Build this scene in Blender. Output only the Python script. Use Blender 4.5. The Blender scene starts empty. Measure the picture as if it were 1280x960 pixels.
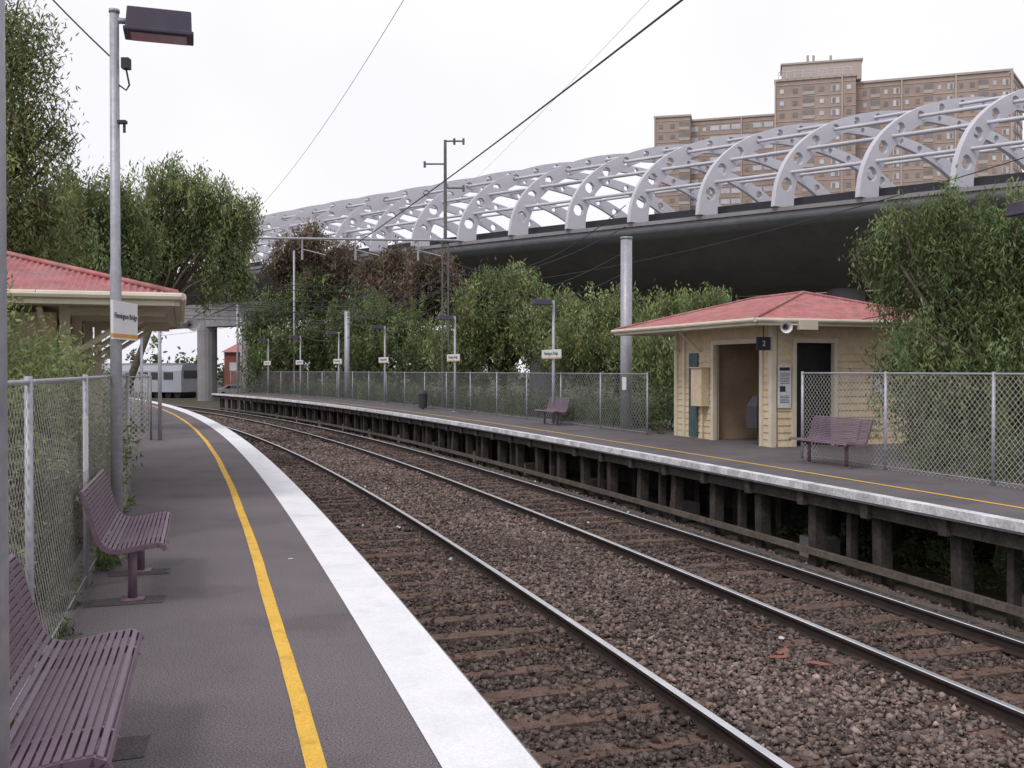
import bpy, math, random, bmesh
import numpy as np
from mathutils import Vector, Matrix
random.seed(7); rng=np.random.default_rng(7)
scene=bpy.context.scene
COL=scene.collection
EYE=1.65
# ---------------- path of the railway (left platform edge) ----------------
def head(s):
    if s<0: return math.radians(16.8)
    if s<60: return math.radians(16.8+.12*s+.0015*s*s)
    return math.radians(29.4+.3*(s-60))
DS=.25
S=np.arange(-20,200,DS); i0=int(20/DS)
X=np.zeros(len(S));Y=np.zeros(len(S));TH=np.array([head(s) for s in S])
X[i0]=.13;Y[i0]=4.12
for i in range(i0+1,len(S)):
    t=(TH[i]+TH[i-1])/2; X[i]=X[i-1]-math.sin(t)*DS; Y[i]=Y[i-1]+math.cos(t)*DS
for i in range(i0-1,-1,-1):
    t=(TH[i]+TH[i+1])/2; X[i]=X[i+1]+math.sin(t)*DS; Y[i]=Y[i+1]-math.cos(t)*DS
def PT(s,off,z=0.):
    x=np.interp(s,S,X);y=np.interp(s,S,Y);t=np.interp(s,S,TH)
    return Vector((x+off*math.cos(t),y+off*math.sin(t),z))
def PTA(s,off):
    x=np.interp(s,S,X);y=np.interp(s,S,Y);t=np.interp(s,S,TH)
    return x+off*np.cos(t),y+off*np.sin(t)
def DIR(s):
    t=head(s); return Vector((-math.sin(t),math.cos(t),0))
def NRM(s):
    t=head(s); return Vector((math.cos(t),math.sin(t),0))
UP=Vector((0,0,1))
# ---------------- materials ----------------
def mat(name,c,c2=None,scale=5,rough=.8,metal=0,bump=0,bscale=None,detail=6,spec=.3,vcol=False,transl=0,fine=None,stain=None):
    m=bpy.data.materials.new(name); m.use_nodes=True; nt=m.node_tree; N=nt.nodes; L=nt.links
    b=N['Principled BSDF']; b.inputs['Roughness'].default_value=rough; b.inputs['Metallic'].default_value=metal
    b.inputs['Specular IOR Level'].default_value=spec
    tc=N.new('ShaderNodeTexCoord'); 
    col=None
    if c2 is None: c2=tuple(min(1,v*.75) for v in c)
    no=N.new('ShaderNodeTexNoise'); no.inputs['Scale'].default_value=scale; no.inputs['Detail'].default_value=detail
    no.inputs['Roughness'].default_value=.65
    L.new(tc.outputs['Object'],no.inputs['Vector'])
    mr=N.new('ShaderNodeMapRange'); mr.inputs['From Min'].default_value=.35; mr.inputs['From Max'].default_value=.65
    L.new(no.outputs['Fac'],mr.inputs['Value'])
    mx=N.new('ShaderNodeMix'); mx.data_type='RGBA'; mx.inputs['A'].default_value=(*c,1); mx.inputs['B'].default_value=(*c2,1)
    L.new(mr.outputs['Result'],mx.inputs['Factor']); col=mx.outputs['Result']
    def mul(col,sc,lo,hi,f0,f1,dt=3):
        n2=N.new('ShaderNodeTexNoise'); n2.inputs['Scale'].default_value=sc; n2.inputs['Detail'].default_value=dt
        L.new(tc.outputs['Object'],n2.inputs['Vector'])
        r2=N.new('ShaderNodeMapRange'); r2.inputs['From Min'].default_value=f0; r2.inputs['From Max'].default_value=f1
        r2.inputs['To Min'].default_value=lo; r2.inputs['To Max'].default_value=hi
        L.new(n2.outputs['Fac'],r2.inputs['Value'])
        mm=N.new('ShaderNodeVectorMath'); mm.operation='SCALE'; L.new(col,mm.inputs[0]); L.new(r2.outputs['Result'],mm.inputs['Scale'])
        return mm.outputs[0]
    if fine: col=mul(col,fine[0],1-fine[1],1+fine[1],.3,.7)
    if stain: col=mul(col,stain[0],stain[1],1,.36,.44,5)
    if vcol:
        at=N.new('ShaderNodeAttribute'); at.attribute_name='Col'
        mm=N.new('ShaderNodeVectorMath'); mm.operation='MULTIPLY'; L.new(col,mm.inputs[0]); L.new(at.outputs['Color'],mm.inputs[1])
        col=mm.outputs[0]
    L.new(col,b.inputs['Base Color'])
    if bump:
        nb=N.new('ShaderNodeTexNoise'); nb.inputs['Scale'].default_value=bscale or scale*4; nb.inputs['Detail'].default_value=4
        L.new(tc.outputs['Object'],nb.inputs['Vector'])
        bp=N.new('ShaderNodeBump'); bp.inputs['Strength'].default_value=bump; bp.inputs['Distance'].default_value=.02
        L.new(nb.outputs['Fac'],bp.inputs['Height']); L.new(bp.outputs['Normal'],b.inputs['Normal'])
    if transl:
        tr=N.new('ShaderNodeBsdfTranslucent'); L.new(col,tr.inputs['Color'])
        ms=N.new('ShaderNodeMixShader'); ms.inputs[0].default_value=transl
        L.new(b.outputs[0],ms.inputs[1]); L.new(tr.outputs[0],ms.inputs[2]); L.new(ms.outputs[0],N['Material Output'].inputs['Surface'])
    return m
M={}
M['asphalt']=mat('asphalt',(.17,.148,.156),(.135,.118,.124),.6,.85,bump=.5,bscale=110,fine=(110,.65),detail=10,stain=(1.1,.86))
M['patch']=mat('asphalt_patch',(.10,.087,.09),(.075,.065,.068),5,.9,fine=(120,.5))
M['asphalt2']=mat('asphalt_far',(.14,.125,.13),(.10,.09,.095),.7,.85,bump=.3,bscale=90,fine=(60,.35),stain=(.9,.82))
M['white']=mat('white_paint',(.82,.82,.83),(.74,.74,.755),2,.7,fine=(90,.08),bump=.25,bscale=110,detail=9,stain=(3.5,.93))
M['whitefar']=mat('white_paint_worn',(.82,.82,.84),(.42,.41,.43),2.6,.7,fine=(30,.2),detail=12)
M['yellow']=mat('yellow_paint',(.80,.49,.07),(.68,.40,.06),4,.7,fine=(120,.2),bump=.3,bscale=110,detail=9,stain=(9,.82))
M['conc']=mat('concrete',(.32,.30,.28),(.22,.21,.2),2,.85,bump=.2)
M['concdark']=mat('bridge_concrete',(.21,.21,.222),(.165,.165,.178),.3,.7,detail=8,fine=(2,.08))
M['pier']=mat('pier_concrete',(.30,.29,.30),(.22,.21,.22),.5,.8)
M['ground']=mat('ground_dirt',(.10,.085,.07),(.07,.075,.04),.4,.95,fine=(8,.3))
M['ballast_bed']=mat('ballast_bed',(.11,.085,.075),(.065,.05,.045),6,.95,bump=1,bscale=40,fine=(28,.6))
M['rock']=mat('ballast_stone',(.275,.222,.20),(.18,.14,.125),12,.9,vcol=True)
M['sleeper']=mat('sleeper_timber',(.16,.10,.078),(.085,.055,.045),7,.95,bump=.6,bscale=30,fine=(50,.4))
M['railtop']=mat('rail_top_steel',(.88,.88,.9),(.72,.72,.75),3,.34,metal=1)
M['railside']=mat('rail_rust',(.05,.035,.032),(.03,.022,.02),5,.8)
M['galv']=mat('galvanised_steel',(.42,.42,.46),(.34,.34,.375),6,.5,metal=.35,fine=(25,.1))
M['wire']=mat('fence_wire',(.52,.50,.46),(.40,.38,.35),6,.6,metal=.1)
M['wirefar']=mat('fence_wire_far',(.17,.175,.17),(.12,.125,.12),2,.7)
M['purple']=mat('bench_purple_paint',(.165,.105,.142),(.135,.088,.12),4,.42,spec=.5,fine=(30,.1))
M['purple2']=mat('lamp_head_paint',(.075,.06,.09),(.06,.05,.075),4,.5)
M['lampglass']=mat('lamp_glass',(.25,.23,.30),(.18,.17,.22),6,.2,spec=.6)
M['tubewhite']=mat('white_steel',(.60,.59,.64),(.50,.49,.54),.3,.45,spec=.4)
M['cable']=mat('cable_black',(.05,.048,.055),(.04,.04,.045),3,.6)
M['steeldark']=mat('mast_steel',(.18,.17,.18),(.11,.10,.10),3,.7)
M['redroof']=mat('red_corrugated_iron',(.40,.115,.12),(.36,.17,.165),1.3,.5,spec=.35,fine=(5,.25),detail=9)
M['cream']=mat('cream_paint',(.68,.555,.385),(.58,.47,.32),1.6,.7,fine=(10,.08),detail=9,stain=(1.8,.9))
M['cream2']=mat('cream_trim',(.66,.60,.48),(.57,.51,.40),3,.65)
M['tan']=mat('tan_boards',(.48,.35,.24),(.36,.26,.18),2,.75)
M['dark']=mat('dark_interior',(.03,.03,.035),(.02,.02,.022),2,.9)
M['teal']=mat('teal_door_paint',(.07,.12,.135),(.05,.09,.10),3,.5)
M['poster']=mat('poster_print',(.72,.72,.72),(.55,.56,.58),14,.6,detail=2)
M['signwhite']=mat('sign_white',(.75,.75,.75),(.68,.68,.68),3,.5)
M['signorange']=mat('sign_orange',(.7,.36,.08),None,3,.5)
M['signblue']=mat('sign_darkblue',(.035,.04,.06),None,3,.5)
M['signtext']=mat('sign_text',(.05,.05,.10),None,3,.6)
M['timber']=mat('weathered_timber',(.075,.063,.056),(.04,.034,.031),4,.9,fine=(20,.3))
M['timberlight']=mat('grey_timber',(.15,.128,.11),(.085,.073,.062),3,.9,fine=(20,.3),detail=9)
M['bark']=mat('bark',(.13,.105,.08),(.07,.056,.045),8,.95,bump=.6)
M['brickbrown']=mat('brown_panel',(.40,.31,.265),(.35,.27,.23),.1,.85,fine=(.6,.08))
M['slab']=mat('tower_slab',(.49,.42,.375),(.42,.355,.32),.1,.85)
M['winlight']=mat('window_light',(.62,.62,.66),(.42,.43,.47),.35,.3,spec=.6)
M['windark']=mat('window_dark',(.17,.15,.145),(.25,.22,.205),.3,.3,spec=.6)
M['glass']=mat('car_glass',(.03,.035,.04),None,3,.15,spec=.7)
M['carred']=mat('car_paint_red',(.35,.03,.03),None,3,.3,spec=.6)
M['carwhite']=mat('car_paint_white',(.7,.7,.72),None,3,.3,spec=.6)
M['train']=mat('train_silver',(.45,.46,.50),(.38,.39,.43),.5,.4,metal=.3)
M['rubber']=mat('rubber',(.02,.02,.02),None,3,.8)
M['brickred']=mat('red_brick',(.30,.11,.08),(.22,.09,.07),.6,.9)
M['litter']=mat('litter_paper',(.7,.72,.75),None,9,.7)
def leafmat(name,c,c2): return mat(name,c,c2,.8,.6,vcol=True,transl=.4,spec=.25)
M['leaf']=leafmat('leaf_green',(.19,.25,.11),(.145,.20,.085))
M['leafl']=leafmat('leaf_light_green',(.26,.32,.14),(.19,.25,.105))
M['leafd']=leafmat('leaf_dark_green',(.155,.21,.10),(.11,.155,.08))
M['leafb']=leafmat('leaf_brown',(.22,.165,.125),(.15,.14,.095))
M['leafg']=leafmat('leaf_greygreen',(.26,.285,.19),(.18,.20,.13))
# ---------------- mesh builders ----------------
def group(name,loc=(0,0,0)):
    e=bpy.data.objects.new(name,None); e.empty_display_size=.2; COL.objects.link(e); return e
class MB:
    def __init__(s): s.v=[];s.f=[];s.m=[]
    def quad(s,a,b,c,d,m=0):
        n=len(s.v); s.v+=[tuple(a),tuple(b),tuple(c),tuple(d)]; s.f.append((n,n+1,n+2,n+3)); s.m.append(m)
    def poly(s,pts,m=0):
        n=len(s.v); s.v+=[tuple(p) for p in pts]; s.f.append(tuple(range(n,n+len(pts)))); s.m.append(m)
    def hexa(s,b,t,m=0):
        n=len(s.v); s.v+=[tuple(p) for p in b]+[tuple(p) for p in t]
        for f in [(0,3,2,1),(4,5,6,7),(0,1,5,4),(1,2,6,5),(2,3,7,6),(3,0,4,7)]:
            s.f.append(tuple(n+i for i in f)); s.m.append(m)
    def box(s,c,ax,ay,az,m=0):
        c=Vector(c);ax=Vector(ax);ay=Vector(ay);az=Vector(az)
        b=[c-ax-ay-az,c+ax-ay-az,c+ax+ay-az,c-ax+ay-az]; t=[p+2*az for p in b]; s.hexa(b,t,m)
    def tube(s,pts,r,n=8,m=0,cap=True):
        pts=[Vector(p) for p in pts]
        if not hasattr(r,'__len__'): r=[r]*len(pts)
        base=len(s.v); prev=None
        for i,p in enumerate(pts):
            t=(pts[min(i+1,len(pts)-1)]-pts[max(i-1,0)]).normalized()
            if prev is None:
                a=t.cross(UP if abs(t.z)<.9 else Vector((1,0,0))).normalized()
            else:
                a=(prev-t*prev.dot(t)).normalized()
            prev=a; b=t.cross(a)
            for k in range(n):
                an=2*math.pi*k/n; s.v.append(tuple(p+(a*math.cos(an)+b*math.sin(an))*r[i]))
        for i in range(len(pts)-1):
            for k in range(n):
                k2=(k+1)%n; s.f.append((base+i*n+k,base+i*n+k2,base+(i+1)*n+k2,base+(i+1)*n+k)); s.m.append(m)
        if cap:
            s.f.append(tuple(base+k for k in range(n))[::-1]); s.m.append(m)
            s.f.append(tuple(base+(len(pts)-1)*n+k for k in range(n))); s.m.append(m)
    def sweep(s,prof,s0,s1,ds=1.,m=0,closed=True,mlist=None,off=0):
        ss=np.arange(s0,s1+1e-6,ds); n=len(prof); base=len(s.v)
        for q in ss:
            for (o,z) in prof: s.v.append(tuple(PT(q,off+o,z)))
        k1=n if closed else n-1
        for i in range(len(ss)-1):
            for k in range(k1):
                k2=(k+1)%n; s.f.append((base+i*n+k,base+(i+1)*n+k,base+(i+1)*n+k2,base+i*n+k2)); s.m.append(mlist[k] if mlist else m)
        if closed:
            s.f.append(tuple(base+k for k in range(n))); s.m.append(m)
            s.f.append(tuple(base+(len(ss)-1)*n+k for k in range(n))[::-1]); s.m.append(m)
    def obj(s,name,mats,parent=None,smooth=False,bevel=0):
        me=bpy.data.meshes.new(name); me.from_pydata(s.v,[],s.f)
        for k in mats: me.materials.append(M[k])
        me.polygons.foreach_set('material_index',s.m)
        if smooth: me.polygons.foreach_set('use_smooth',[True]*len(s.f))
        me.update()
        o=bpy.data.objects.new(name,me); COL.objects.link(o)
        if parent: o.parent=parent
        if bevel:
            b=o.modifiers.new('bevel','BEVEL'); b.width=bevel; b.segments=2; b.limit_method='ANGLE'
        return o
def npmesh(name,V,F,matk,parent=None,cols=None):
    me=bpy.data.meshes.new(name); k=F.shape[1]
    me.vertices.add(len(V)); me.vertices.foreach_set('co',np.ascontiguousarray(V,dtype=np.float32).ravel())
    me.loops.add(F.size); me.loops.foreach_set('vertex_index',np.ascontiguousarray(F,dtype=np.int32).ravel())
    me.polygons.add(len(F)); me.polygons.foreach_set('loop_start',np.arange(0,F.size,k,dtype=np.int32))
    me.update(calc_edges=True)
    if cols is not None:
        a=me.attributes.new('Col','FLOAT_COLOR','POINT')
        c=np.ones((len(V),4),dtype=np.float32); c[:,:3]=cols; a.data.foreach_set('color',c.ravel())
    me.materials.append(M[matk])
    o=bpy.data.objects.new(name,me); COL.objects.link(o)
    if parent: o.parent=parent
    return o
def text(body,size,origin,right,up,matk,parent,name='lettering'):
    cu=bpy.data.curves.new(name,'FONT'); cu.body=body; cu.size=size; cu.align_x='CENTER'; cu.align_y='CENTER'; cu.extrude=.001
    o=bpy.data.objects.new(name,cu); COL.objects.link(o); cu.materials.append(M[matk])
    r=Vector(right).normalized();u=Vector(up).normalized();w=r.cross(u)
    mt=Matrix((r,u,w)).transposed().to_4x4(); mt.translation=Vector(origin); o.matrix_world=mt
    if parent: o.parent=parent
    return o
# ---------------- ground ----------------
mb=MB()
mb.quad((-900,-200,-1.35),(900,-200,-1.35),(900,1500,-1.35),(-900,1500,-1.35)); mb.obj('ground',['ground'])
mb=MB(); mb.sweep([(-2.42,-1.3),(-2.42,-.12),(-30,-.1),(-30,-1.3)],-18,62,1.); mb.obj('embankment_ground',['ground'])
FE=7.1
R1,R2,R3,R4=.72,2.45,4.85,6.45; TC1,TC2=1.6,5.65
bedp=[(-.1,-1.235),(1.6,-1.225),(3.2,-1.19),(3.65,-1.175),(4.2,-1.2),(5.65,-1.225),(6.7,-1.25),(7.8,-1.3)]
mb=MB(); mb.sweep(bedp,-18,190,1.,closed=False); mb.obj('ballast_bed_ground',['ballast_bed'])
def rocks(name,n,s0,s1,size,seed):
    r=np.random.default_rng(seed)
    s=r.uniform(s0,s1,n); o=r.uniform(.5,FE+.3,n)
    fr=(s/.68)%1.0; on=(np.abs(fr-.5)<.185)&((np.abs(o-TC1)<1.28)|(np.abs(o-TC2)<1.28))
    patch=.5+.5*np.sin(s*1.7+np.sin(o*2.1)*2)*np.sin(o*1.9+s*.6)
    keep=(~on)|(r.random(n)<.10+.38*patch**2)
    rl=np.minimum.reduce([np.abs(o-q) for q in (R1,R2,R3,R4)])>.07
    keep&=rl
    s=s[keep];o=o[keep];n=len(s);on=on[keep]
    x,y=PTA(s,o)
    zb=np.interp(o,[q[0] for q in bedp],[q[1]+.01 for q in bedp])
    z=zb+r.uniform(-.012,.025,n)*size/.05+on*.018+.012*np.sin(s*2.3)*np.sin(o*3.1)
    base=np.array([[1,0,0],[0,1,0],[-1,0,0],[0,-1,0],[0,0,1],[0,0,-1]],float)
    V=base[None]*np.ones((n,1,1))
    V=V*(1+r.uniform(-.5,.35,(n,6,1)))+r.uniform(-.38,.38,(n,6,3))
    sc=size*.5*(.45+r.random(n)**2.0*1.4)
    a=r.uniform(0,6.28,n);ca,sa=np.cos(a),np.sin(a)
    t=r.uniform(-.9,.9,n);ct,st=np.cos(t),np.sin(t)
    vx=V[:,:,0]*ct[:,None]-V[:,:,2]*st[:,None]; vz=V[:,:,0]*st[:,None]+V[:,:,2]*ct[:,None]; vy=V[:,:,1]
    X2=vx*ca[:,None]-vy*sa[:,None];Y2=vx*sa[:,None]+vy*ca[:,None]
    P=np.stack([X2*sc[:,None]+x[:,None],Y2*sc[:,None]+y[:,None],vz*sc[:,None]*.8+z[:,None]],-1).reshape(-1,3)
    T=np.array([[0,1,4],[1,2,4],[2,3,4],[3,0,4],[1,0,5],[2,1,5],[3,2,5],[0,3,5]])
    F=(T[None]+6*np.arange(n)[:,None,None]).reshape(-1,3)
    v=r.uniform(.3,1.2,n)*np.where(r.random(n)<.05,1.7,1)
    big=.85+.2*np.sin(s*.9+o*1.3)*np.sin(o*.8-s*.35)
    warm=r.random(n)
    tint=np.stack([v*(.98+.13*warm),v*(1-.03*warm),v*(1-.1*warm)],-1)*big[:,None]
    dk=np.where((np.abs(o-TC1)<.8)|(np.abs(o-TC2)<.8),.68,1.0)
    tint*=dk[:,None]
    return npmesh(name,P,F,'rock',None,np.repeat(tint,6,0))
g=group('ballast_gravel')
for nm,n,a,b,sz,sd in [('near_stones',85000,-1,13,.052,1),('mid_stones',56000,13,32,.066,2),('far_stones',24000,32,62,.1,3)]:
    o=rocks(nm,n,a,b,sz,sd); o.parent=g
g=group('railway_sleepers')
mb=MB()
for tc in (TC1,TC2):
    for k in range(-10,170):
        s=(k+.5)*.68; ln=random.uniform(1.2,1.34); sh=random.uniform(-.05,.05); zt=-1.186+random.uniform(-.02,.008)
        d=(DIR(s)+NRM(s)*random.uniform(-.04,.04)).normalized(); n=Vector((d.y,-d.x,0))
        mb.box(PT(s+random.uniform(-.03,.03),tc+sh,zt-.07),n*ln,d*random.uniform(.10,.13),UP*.07+n*random.uniform(-.002,.002))
mb.obj('timber_sleepers',['sleeper'],g)
def rail(off,name):
    mb=MB(); zt=-1.05
    p=[(-.035,zt-.006),(-.028,zt),(.028,zt),(.035,zt-.006),(.035,zt-.035),(.009,zt-.048),(.009,zt-.125),(.07,zt-.137),(.07,zt-.15),(-.07,zt-.15),(-.07,zt-.137),(-.009,zt-.125),(-.009,zt-.048),(-.035,zt-.035)]
    ml=[0,0,0]+[1]*11
    mb.sweep(p,-16,180,.5,m=1,mlist=ml,off=off)
    for k in range(-8,60):
        s=(k+.5)*.68
        for sg in(-1,1): mb.box(PT(s,off+sg*.095,zt-.135),NRM(s)*.03,DIR(s)*.05,UP*.015,1)
    mb.obj(name,['railtop','railside'])
for i,o in enumerate([R1,R2,R3,R4]): rail(o,'railway_rail')
# ---------------- left platform ----------------
g=group('railway_platform')
mb=MB(); mb.sweep([(0,-.02),(0,-.25),(-.12,-.25),(-.12,-1.34),(-2.41,-1.34),(-2.41,0),(-.02,0)],-18,62,1.); mb.obj('slab',['asphalt'],g)
mb=MB(); mb.sweep([(-2.4,-.004),(-7.5,-.004)],7,24,1.,closed=False); mb.obj('shelter_apron',['asphalt'],g)
mb=MB(); mb.sweep([(-.40,.004),(-.01,.004)],-18,62,1.,closed=False); mb.sweep([(.002,-.002),(.002,-.2)],-18,62,1.,closed=False); mb.obj('white_edge_marking',['white'],g)
mb=MB(); rr=random.Random(5)
ss=np.arange(-18,62,.4); n0=len(mb.v)
for q in ss:
    w1=rr.uniform(-.0022,.0022)+.004*math.sin(q*1.3);w2=rr.uniform(-.0022,.0022)+.004*math.sin(q*1.3+.5); mb.v+= [tuple(PT(q,-.942+w1,.004)),tuple(PT(q,-.858+w2,.004))]
for i in range(len(ss)-1): mb.f.append((n0+2*i,n0+2*i+1,n0+2*i+3,n0+2*i+2)); mb.m.append(0)
mb.obj('yellow_line_marking',['yellow'],g)
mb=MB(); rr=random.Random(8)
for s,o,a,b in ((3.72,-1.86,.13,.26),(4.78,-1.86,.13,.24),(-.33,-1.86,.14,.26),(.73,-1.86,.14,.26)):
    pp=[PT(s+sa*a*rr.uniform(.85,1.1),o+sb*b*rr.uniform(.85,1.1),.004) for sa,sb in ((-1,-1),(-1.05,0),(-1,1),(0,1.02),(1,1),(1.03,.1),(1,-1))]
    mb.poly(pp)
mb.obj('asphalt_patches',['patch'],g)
# ---------------- far platform ----------------
g=group('railway_platform')
e=FE; SE=70
mb=MB(); mb.sweep([(e,0),(e,-.13),(e+3.9,-.13),(e+3.9,0)],-14,SE,1.)
mb.sweep([(e+3.9,-.001),(e+10,-.001),(e+10,-.14),(e+3.9,-.14)],8,26,1.)
mb.obj('deck',['asphalt2'],g)
mb=MB(); mb.sweep([(e-.004,.005),(e+.16,.005)],-14,SE,1.,closed=False); mb.sweep([(e-.004,.005),(e-.004,-.10)],-14,SE,1.,closed=False); mb.obj('white_edge_marking',['whitefar'],g)
mb=MB(); mb.sweep([(e+.88,.005),(e+.95,.005)],-14,SE,1.,closed=False); mb.obj('yellow_line_marking',['yellow'],g)
mb=MB(); rr=random.Random(9)
for k in range(-8,48):
    s=k*1.45+.2
    for o in (.35,1.7):
        mb.box(PT(s,e+o,-.75),NRM(s)*.09+UP*rr.uniform(-.003,.003),DIR(s)*.09,UP*.6+NRM(s)*rr.uniform(-.02,.02))
    mb.box(PT(s,e+1.5,-.24),NRM(s)*1.45,DIR(s)*.07,UP*.1)
    if k%2: 
        mb.box(PT(s+.7,e+.4,-.8),NRM(s)*.06,DIR(s)*.05,UP*.5)
mb.sweep([(e+.12,-.14),(e+.12,-.32),(e+.22,-.32),(e+.22,-.14)],-14,SE,1.)
mb.obj('timber_supports',['timber'],g)
mb=MB(); mb.sweep([(e+.16,-.98),(e+.16,-1.07),(e+.24,-1.07),(e+.24,-.98)],-14,SE,1.)
mb.sweep([(e-.1,-1.2),(e-.1,-1.3),(e+.06,-1.3),(e+.06,-1.2)],-14,SE,1.); mb.obj('timber_waling',['timberlight'],g)
mb=MB()
for k in range(-6,40):
    s=k*1.45+.9
    if k%3==0: mb.box(PT(s,e+.9,-1.15),NRM(s)*.2,DIR(s)*.25,UP*.17)
mb.obj('concrete_footings',['conc'],g)
mb=MB(); mb.sweep([(e+3.0,-.14),(e+2.7,-1.4)],8,SE,1.,closed=False); mb.obj('rear_dark_backing',['timber'],g)  # backing sheet added so the void under the deck stays dark
# ---------------- chain-link fence ----------------
def fence(name,f,L,z0,h,sp=.055,w=.006,wk='wire',post=2.6,pr=.024,pk='galv'):
    g=group(name)
    us=np.arange(-h,L,sp*math.sqrt(2)/1.0)
    Vs=[]
    for fam in (0,1):
        a=np.maximum(us,0); b=np.minimum(us+h,L)
        ok=b>a+.01; u0=a[ok];u1=b[ok];uu=us[ok]
        z_0=(u0-uu);z_1=(u1-uu)
        if fam: z_0=h-z_0;z_1=h-z_1
        hw=w*.5*math.sqrt(2)
        C=np.stack([np.stack([u0,z_0-hw],-1),np.stack([u1,z_1-hw],-1),np.stack([u1,z_1+hw],-1),np.stack([u0,z_0+hw],-1)],1)
        U=C[...,0].ravel();Z=C[...,1].ravel()
        x,y,nx,ny=f(U); of=.004 if fam else -.004
        of=of+.012*np.sin(U*3.1)*np.sin(Z*2.5)
        Vs.append(np.stack([x+nx*of,y+ny*of,Z+z0],-1))
    V=np.concatenate(Vs); F=np.arange(len(V)).reshape(-1,4)
    npmesh('chain_link_mesh',V,F,wk,g)
    mb=MB(); n=max(1,round(L/post))
    for i in range(n+1):
        u=np.array([L*i/n]); x,y,nx,ny=f(u); x=float(x[0]);y=float(y[0])
        mb.tube([(x,y,z0-.2),(x,y,z0+h+.03)],pr,8)
    m=max(2,int(L/1.0)); 
    for zz,r in ((h,pr*.7),(.06,pr*.3)):
        u=np.linspace(0,L,m+1); x,y,_,_=f(u)
        mb.tube([(float(a),float(b),z0+zz) for a,b in zip(x,y)],r,6)
    mb.obj('posts_and_rails',[pk],g,True)
    return g
def along(s0,off):
    def f(u):
        x,y=PTA(s0+u,off); t=np.interp(s0+u,S,TH); return x,y,np.cos(t),np.sin(t)
    return f
def straight(p,q):
    p=Vector(p);q=Vector(q);d=(q-p).normalized()
    def f(u): return p.x+d.x*u,p.y+d.y*u,np.full_like(u,-d.y),np.full_like(u,d.x)
    return f,(q-p).length
fence('chain_link_fence',along(-3.5,-2.2),13.0,.03,1.56,w=.0095,pr=.022)
f,L=straight(PT(9.5,-2.2),PT(9.5,-3.1)); fence('chain_link_fence',f,L,.03,1.56,w=.009)
f,L=straight(PT(21.3,-2.1),PT(21.0,-4.0)); fence('chain_link_fence',f,L,.0,1.5,sp=.09,w=.014)
fence('chain_link_fence',along(21.3,-2.1),38,.0,1.5,sp=.12,w=.02)
fence('chain_link_fence',along(19.1,e+2.75),55,.0,1.56,sp=.11,w=.024,wk='wirefar',post=2.7,pr=.022)
fence('chain_link_fence',along(-6,e+2.4),18.2,.0,1.6,sp=.07,w=.008,wk='wire',post=2.4,pr=.026)
# ---------------- benches ----------------
def bench(s,off,sgn,length=1.5):
    g=group('park_bench'); d=DIR(s); n=NRM(s)*sgn; o=PT(s,off,0)
    ctrl=[(0.0,.405),(.015,.43),(.05,.445),(.14,.437),(.24,.420),(.33,.410),(.39,.425),(.43,.47),(.455,.53),(.48,.62),(.505,.71),(.53,.79),(.545,.82),(.56,.825)]
    cp=[Vector((a,0,b)) for a,b in ctrl]
    ls=[0]
    for i in range(1,len(cp)): ls.append(ls[-1]+(cp[i]-cp[i-1]).length)
    def at(t):
        a=np.interp(t,ls,[c.x for c in cp]);b=np.interp(t,ls,[c.z for c in cp]); return a,b
    Lp=ls[-1]; mb=MB(); ns=27; st=Lp/ns
    for k in range(ns):
        t0=k*st+st*.13;t1=(k+1)*st-st*.13
        a0,b0=at(t0);a1,b1=at(t1); p0=o+n*a0+UP*b0; p1=o+n*a1+UP*b1
        tv=(p1-p0); nv=d.cross(tv).normalized()
        if nv.z<0: nv=-nv
        mb.box((p0+p1)/2,d*(length/2),tv/2,nv*.006)
    mb.obj('slats',['purple'],g,bevel=.003)
    mb=MB()
    for q in (-length/2,length/2,-length*.33,length*.33):
        for i in range(len(cp)-1):
            a0,b0=ctrl[i];a1,b1=ctrl[i+1]; p0=o+n*a0+UP*(b0-.008)+d*q; p1=o+n*a1+UP*(b1-.008)+d*q
            tv=(p1-p0); nv=d.cross(tv).normalized()
            if nv.z<0 : nv=-nv
            mb.box((p0+p1)/2-nv*.008,d*.012,tv*.54,nv*.016)
    mb.obj('side_frames',['purple'],g)
    mb=MB()
    for q in (-length*.33,length*.33):
        c=o+n*.24+d*q
        mb.tube([c+UP*0.0,c+UP*.40],.032,10)
        mb.box(c+UP*.385,n*.16,d*.02,UP*.018)
        mb.box(c+UP*.008,n*.08,d*.08,UP*.008)
    mb.obj('legs',['purple'],g,True)
bench(4.3,-1.6,-1,1.6); bench(.25,-1.62,-1,1.6)
bench(10.9,e+1.75,1,1.6); bench(24.2,e+2.0,1,1.5)
# ---------------- lamps & signs ----------------
def lamphead(g,p,arm,side,L=.6,W=.28,H=.26):
    mb=MB(); c=p+arm*(.1+L/2)
    b=[c-arm*L/2-side*W/2-UP*H/2,c+arm*L/2-side*W/2-UP*H/2,c+arm*L/2+side*W/2-UP*H/2,c-arm*L/2+side*W/2-UP*H/2]
    t=[c-arm*L*.47-side*W*.4+UP*H/2,c+arm*L*.49-side*W*.4+UP*H/2,c+arm*L*.49+side*W*.4+UP*H/2,c-arm*L*.47+side*W*.4+UP*H/2]
    mb.hexa(b,t); mb.box(c-UP*H*.46,arm*(L/2+.015),side*(W/2+.015),UP*.02)
    mb.obj('lamp_housing',['purple2'],g,bevel=.01)
    mb=MB(); mb.box(c-UP*(H/2+.012),arm*L*.42,side*W*.4,UP*.012); mb.obj('lamp_lens',['lampglass'],g)
    mb=MB(); mb.tube([p-arm*.02,p+arm*.16],.03,8); mb.obj('arm',['galv'],g,True)
pl=Vector((-3.76,9.5,0)); g=group('street_lamp')
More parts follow.
